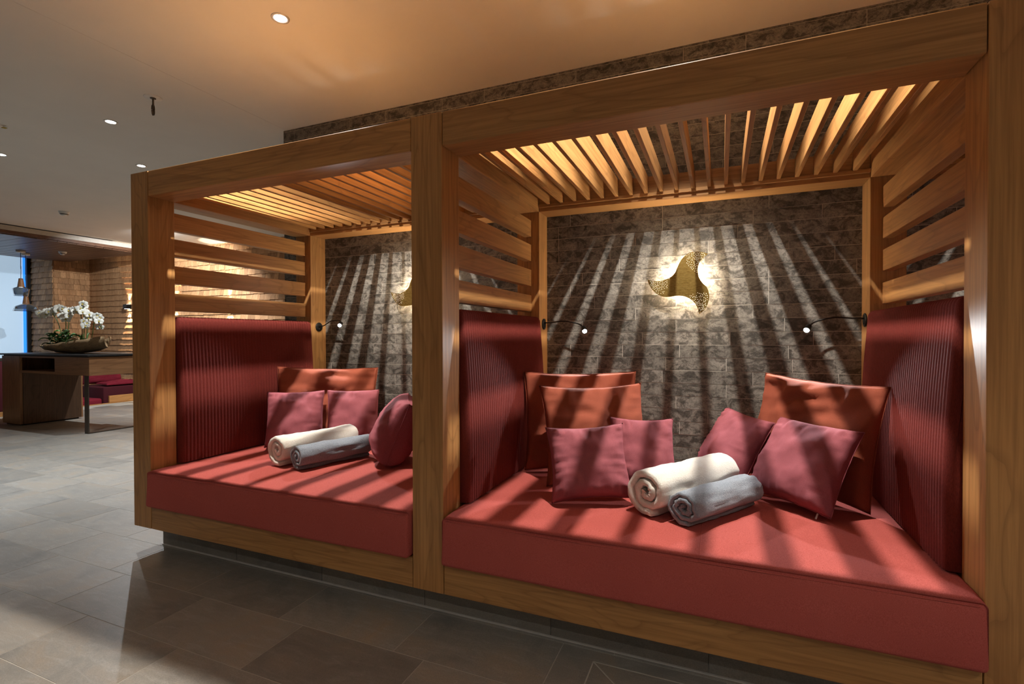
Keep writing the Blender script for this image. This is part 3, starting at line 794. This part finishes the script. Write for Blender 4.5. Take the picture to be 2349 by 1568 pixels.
obj('foot_bar', box(X1-0.12, X1-0.04, Y0+0.005, Y1-0.008, 0, 0.012), M['bronze'], dk)

# ------------------------------------------------------------------ orchids in a driftwood bowl
BW = Vector((-5.2, 2.3, 1.0))
bw = empty('orchid_planter', BW, 'white orchids planted in a long driftwood bowl on the desk', 'potted orchids')
vv, ff = [], []; NU, NV = 44, 14
for i in range(NU+1):
    t = i/NU; xx = -0.78+1.5*t
    prof = math.sin(math.pi*min(1, max(0, t)))**0.55
    rim = 0.10+0.13*t**1.6+0.02*noise.noise(Vector((t*9, 1, 0)))
    low = 0.0+0.09*abs(2*t-1)**2.4
    wdt = 0.03+0.17*prof
    for k in range(NV+1):
        a = math.pi*k/NV; s = math.cos(a); q = math.sin(a)
        z = rim-(rim-low)*q**0.8
        n = noise.noise(Vector((t*10, s*3, 5)))*0.02+noise.noise(Vector((t*34, s*9, 2)))*0.008
        vv.append((xx, s*wdt+n, max(0.001, z+n*0.6)))
base = len(vv)
for i in range(NU+1):
    t = i/NU; xx = -0.78+1.5*t
    prof = math.sin(math.pi*min(1, max(0, t)))**0.55; rim = 0.10+0.13*t**1.6+0.02*noise.noise(Vector((t*9, 1, 0)))
    low = 0.03+0.09*abs(2*t-1)**2.4; wdt = (0.03+0.17*prof)*0.86
    for k in range(NV+1):
        a = math.pi*k/NV; s = math.cos(a); q = math.sin(a)
        vv.append((xx*0.97, s*wdt, rim-(rim-low)*q**0.8*0.6+0.004*noise.noise(Vector((t*20, s*5, 2)))))
for i in range(NU):
    for k in range(NV):
        a, b = i*(NV+1)+k, (i+1)*(NV+1)+k
        ff.append((a, b, b+1, a+1)); ff.append((base+a+1, base+b+1, base+b, base+a))
    for k in (0, NV):
        a, b = i*(NV+1)+k, (i+1)*(NV+1)+k
        ff.append((a, base+a, base+b, b) if k == 0 else (b, base+b, base+a, a))
for i in (0, NU):
    for k in range(NV):
        a = i*(NV+1)+k; ff.append((a, a+1, base+a+1, base+a))
obj('bowl', mesh_from('bowl', vv, ff, True), M['drift'], bw, (0, 0, 0))
def leaf_mesh(L, wd, bend, name):
    vv, ff = [], []; n = 8
    for i in range(n+1):
        t = i/n; ww = wd*math.sin(math.pi*min(0.98, 0.08+t*0.92))**0.8
        x = L*t*math.cos(bend*t); z = L*t*math.sin(0.9-bend*t)
        vv += [(x, -ww/2, z+0.012*0), (x, 0, z-0.012), (x, ww/2, z)]
    for i in range(n):
        a = 3*i; ff += [(a, a+1, a+4, a+3), (a+1, a+2, a+5, a+4)]
    vv2 = [(x, y, z-0.003) for x, y, z in vv]; b = len(vv)
    ff += [tuple(b+q for q in f[::-1]) for f in ff]
    return mesh_from(name, vv+vv2, ff, True)
big = leaf_mesh(0.3, 0.09, 0.9, 'leaf'); small = leaf_mesh(0.12, 0.052, 1.0, 'small_leaf'); blade = leaf_mesh(0.34, 0.018, 0.8, 'blade')
rl = random.Random(8)
for cx, n in ((-0.3, 8), (0.2, 5)):
    for k in range(n):
        obj('leaf', big, M['leaf'], bw, (cx+rl.uniform(-0.05, 0.05), rl.uniform(-0.05, 0.05), 0.09+0.05*(cx > 0)), (0, rl.uniform(-0.1, 0.4), k*6.28/n+rl.uniform(-0.3, 0.3)))
for k in range(70):
    x = rl.gauss(-0.2, 0.13)
    obj('small_leaf', small, M['leaf2'] if k % 3 else M['leaf'], bw, (x, rl.uniform(-0.14, 0.08), 0.1+rl.uniform(0, 0.2)), (rl.uniform(-0.5, 0.5), rl.uniform(-0.6, 0.5), rl.uniform(0, 6.28)))
for k in range(16):
    obj('blade', blade, M['leaf'], bw, (rl.choice((-0.32, -0.2, 0.2, 0.42))+rl.uniform(-0.05, 0.05), rl.uniform(-0.05, 0.05), 0.12), (0, rl.uniform(-0.6, 0.1), rl.uniform(0, 6.28)))
for k, (x, z) in enumerate(((0.02, 0.15), (0.1, 0.18), (-0.03, 0.13))):
    bm = bmesh.new(); bmesh.ops.create_icosphere(bm, subdivisions=2, radius=0.055)
    for v in bm.verts: v.co += v.co.normalized()*0.012*noise.noise(v.co*30+Vector((k, 0, 0)))
    obj('seed_pod', bm_mesh('seed_pod', bm, True), M['drift'], bw, (x, -0.06, z))
# stems and blooms
def petal(L, wd, ang, tilt, m0):
    out = []
    for i in range(5):
        t = i/4; ww = wd*math.sin(math.pi*min(0.97, 0.1+t*0.9))**0.6/2
        for s in (-1, 0, 1):
            out.append(Vector((s*ww, L*t, 0.012*math.sin(t*2.6)+abs(s)*-0.006+tilt*t*L)))
    c, s = math.cos(ang), math.sin(ang)
    b = len(m0[0])
    for v in out: m0[0].append((v.x*c-v.y*s, v.x*s+v.y*c, v.z))
    for i in range(4):
        for k in range(2): m0[1].append((b+3*i+k, b+3*i+k+1, b+3*i+k+4, b+3*i+k+3))
fm = ([], [])
for a in (0, 2.2, -2.2): petal(0.052, 0.034, a, 0.1, fm)
for a in (1.25, -1.25): petal(0.058, 0.066, a, 0.05, fm)
flower_me = mesh_from('flower', fm[0], fm[1], True)
lip_me = lathe([(0, 0.02), (0.008, 0.016), (0.011, 0.008), (0.006, 0.0)], 8, 'lip')
stems = [[(-0.3, 0, 0.1), (-0.36, -0.02, 0.4), (-0.45, -0.05, 0.55), (-0.62, -0.06, 0.56), (-0.76, -0.08, 0.53)],
         [(-0.27, 0, 0.1), (-0.27, 0.02, 0.42), (-0.3, 0, 0.58), (-0.38, -0.04, 0.62), (-0.5, -0.06, 0.6)],
         [(-0.25, 0, 0.1), (-0.2, 0.02, 0.4), (-0.18, 0, 0.53), (-0.1, -0.06, 0.52), (-0.05, -0.08, 0.46)],
         [(0.16, 0, 0.14), (0.15, 0.0, 0.45), (0.12, -0.02, 0.6), (0.06, -0.05, 0.58), (0.0, -0.08, 0.52)],
         [(0.2, 0, 0.14), (0.2, 0.0, 0.5), (0.22, -0.02, 0.65), (0.28, -0.05, 0.62), (0.3, -0.08, 0.52)],
         [(0.24, 0, 0.14), (0.26, 0.02, 0.42), (0.3, 0, 0.5), (0.34, -0.05, 0.42), (0.36, -0.08, 0.34)],
         [(0.36, 0, 0.16), (0.42, 0, 0.36), (0.5, -0.02, 0.5), (0.62, -0.05, 0.46), (0.76, -0.08, 0.34)]]
cam_az = math.atan2(CAM.y-BW.y, CAM.x-BW.x)
for si, st in enumerate(stems):
    P = bez(st, 8)
    obj('stem', tube(P, 0.0055, 6), M['stem'], bw, (0, 0, 0))
    n = len(P); cnt = 7 if si in (0, 3, 4, 6) else 6
    for k in range(cnt):
        p = P[int(n*(0.56+0.43*k/(cnt-1)))-1]
        az = cam_az+rl.uniform(-0.7, 0.5)
        d = Vector((math.cos(az), math.sin(az), rl.uniform(-0.15, 0.35))).normalized()
        q = d.to_track_quat('Z', 'Y').to_euler()
        loc = p+d*0.012+Vector((rl.uniform(-0.035, 0.035), rl.uniform(-0.03, 0.02), rl.uniform(-0.045, 0.045)))
        o = obj('flower', flower_me, M['petal'], bw, loc, q); s = rl.uniform(0.8, 1.08); o.scale = (s, s, s)
        obj('lip', lip_me, M['lip'], o, (0, 0, 0.002))

# ------------------------------------------------------------------ pendants
def pendant(x, y, zb, wide, label):
    t = empty('pendant_lamp', (x, y, zb), label, 'pendant lamp', 'smoked glass pendants')
    H = WZ-zb
    obj('ceiling_rose', lathe([(0, H-0.035), (0.065, H-0.035), (0.065, H)], 28, 'ceiling_rose', closed=True), M['white'], t, (0, 0, 0))
    top = 0.23 if not wide else 0.2
    obj('cable', tube(bez([(0, 0, top+0.08), (0.008, 0, top+0.3), (-0.01, 0.004, H*0.6), (0.004, 0, H-0.12), (0, 0, H-0.035)], 6), 0.0045, 6), M['black'], t, (0, 0, 0))
    obj('wood_cap', lathe([(0, top+0.09), (0.03, top+0.088), (0.034, top+0.06), (0.05, top-0.06), (0.052, top-0.065), (0, top-0.065)], 28, 'wood_cap'), M['walnut_z'], t, (0, 0, 0))
    if wide: pr = [(0.045, top-0.06), (0.1, top-0.085), (0.165, top-0.12), (0.16, top-0.13), (0.185, 0.0), (0.182, 0.0), (0.158, top-0.128), (0.1, top-0.088), (0.045, top-0.064)]
    else: pr = [(0.045, top-0.06), (0.07, top-0.075), (0.118, top-0.1), (0.098, 0.0), (0.095, 0.0), (0.114, top-0.102), (0.07, top-0.079), (0.045, top-0.064)]
    obj('glass_shade', lathe(pr, 36, 'glass_shade'), M['glass'], t, (0, 0, 0))
    obj('led_disc', lathe([(0, top-0.071), (0.04, top-0.071), (0.042, top-0.066)], 24, 'led_disc'), M['led'], t, (0, 0, 0))
pendant(-8.665, 3.186, 1.98, False, 'smaller smoked glass pendant before the bright window')
pendant(-8.95, 3.377, 1.72, True, 'wide smoked glass pendant before the bright window')
pendant(-8.75, 2.62, 1.585, True, 'wide smoked glass pendant cut off by the left edge')

# ------------------------------------------------------------------ lounge seating
def soft_box(x0, x1, y0, y1, z0, z1, bev=0.04):
    me = box(x0, x1, y0, y1, z0, z1, bev, 4)
    for p in me.polygons: p.use_smooth = True
    return me
t = empty('lounge_sofa', (-7.8, 3.6, -0.35), 'low crimson sofa seen under the desk beyond the floor edge', 'sofa')
obj('seat', soft_box(-8.2, -7.37, 2.6, 3.78, -0.3, 0.105), M['crimson'], t)
obj('frame', box(-8.2, -7.38, 2.6, 3.78, -0.35, -0.29), M['walnut_y'], t)
obj('arm', soft_box(-8.2, -7.36, 3.79, 4.6, -0.3, 0.3, 0.02), M['maroon'], t)
obj('table_ledge', box(-7.35, -7.31, 3.86, 4.6, 0.013, 0.14, 0.004), M['wood_y'], t)
def sofa_cushion(ctr, rot, wd, ht, th, seed, label):
    cushion('sofa_cushion', label, 'crimson lounge cushions', M['crimson'], ctr, rot, wd, ht, th, seed)
sofa_cushion((-8.0, 3.46, 0.405), (1.3, 0.0, 0.95), 0.56, 0.55, 0.16, 21, 'plump crimson cushion at left on the lounge sofa')
sofa_cushion((-8.02, 4.12, 0.53), (1.3, 0.0, 1.35), 0.62, 0.42, 0.14, 22, 'crimson cushion leaning behind the sofa arm')
sofa_cushion((-7.62, 4.26, 0.335), (0.03, 0.0, 1.5), 0.72, 0.42, 0.12, 23, 'flat crimson cushion lying on the maroon sofa arm')
t = empty('lounge_bench', (-7.5, 1.7, 0), 'maroon bench back on a wooden plinth at the left edge', 'bench')
obj('back', soft_box(-7.29, -7.12, 0.9, 2.38, 0.075, 0.86, 0.015), M['maroon'], t)
obj('plinth', box(-7.3, -7.1, 0.88, 2.4, 0, 0.075, 0.003), M['wood_y'], t)
obj('top_trim', box(-7.29, -7.12, 0.9, 2.38, 0.861, 0.9, 0.003), M['dark'], t)
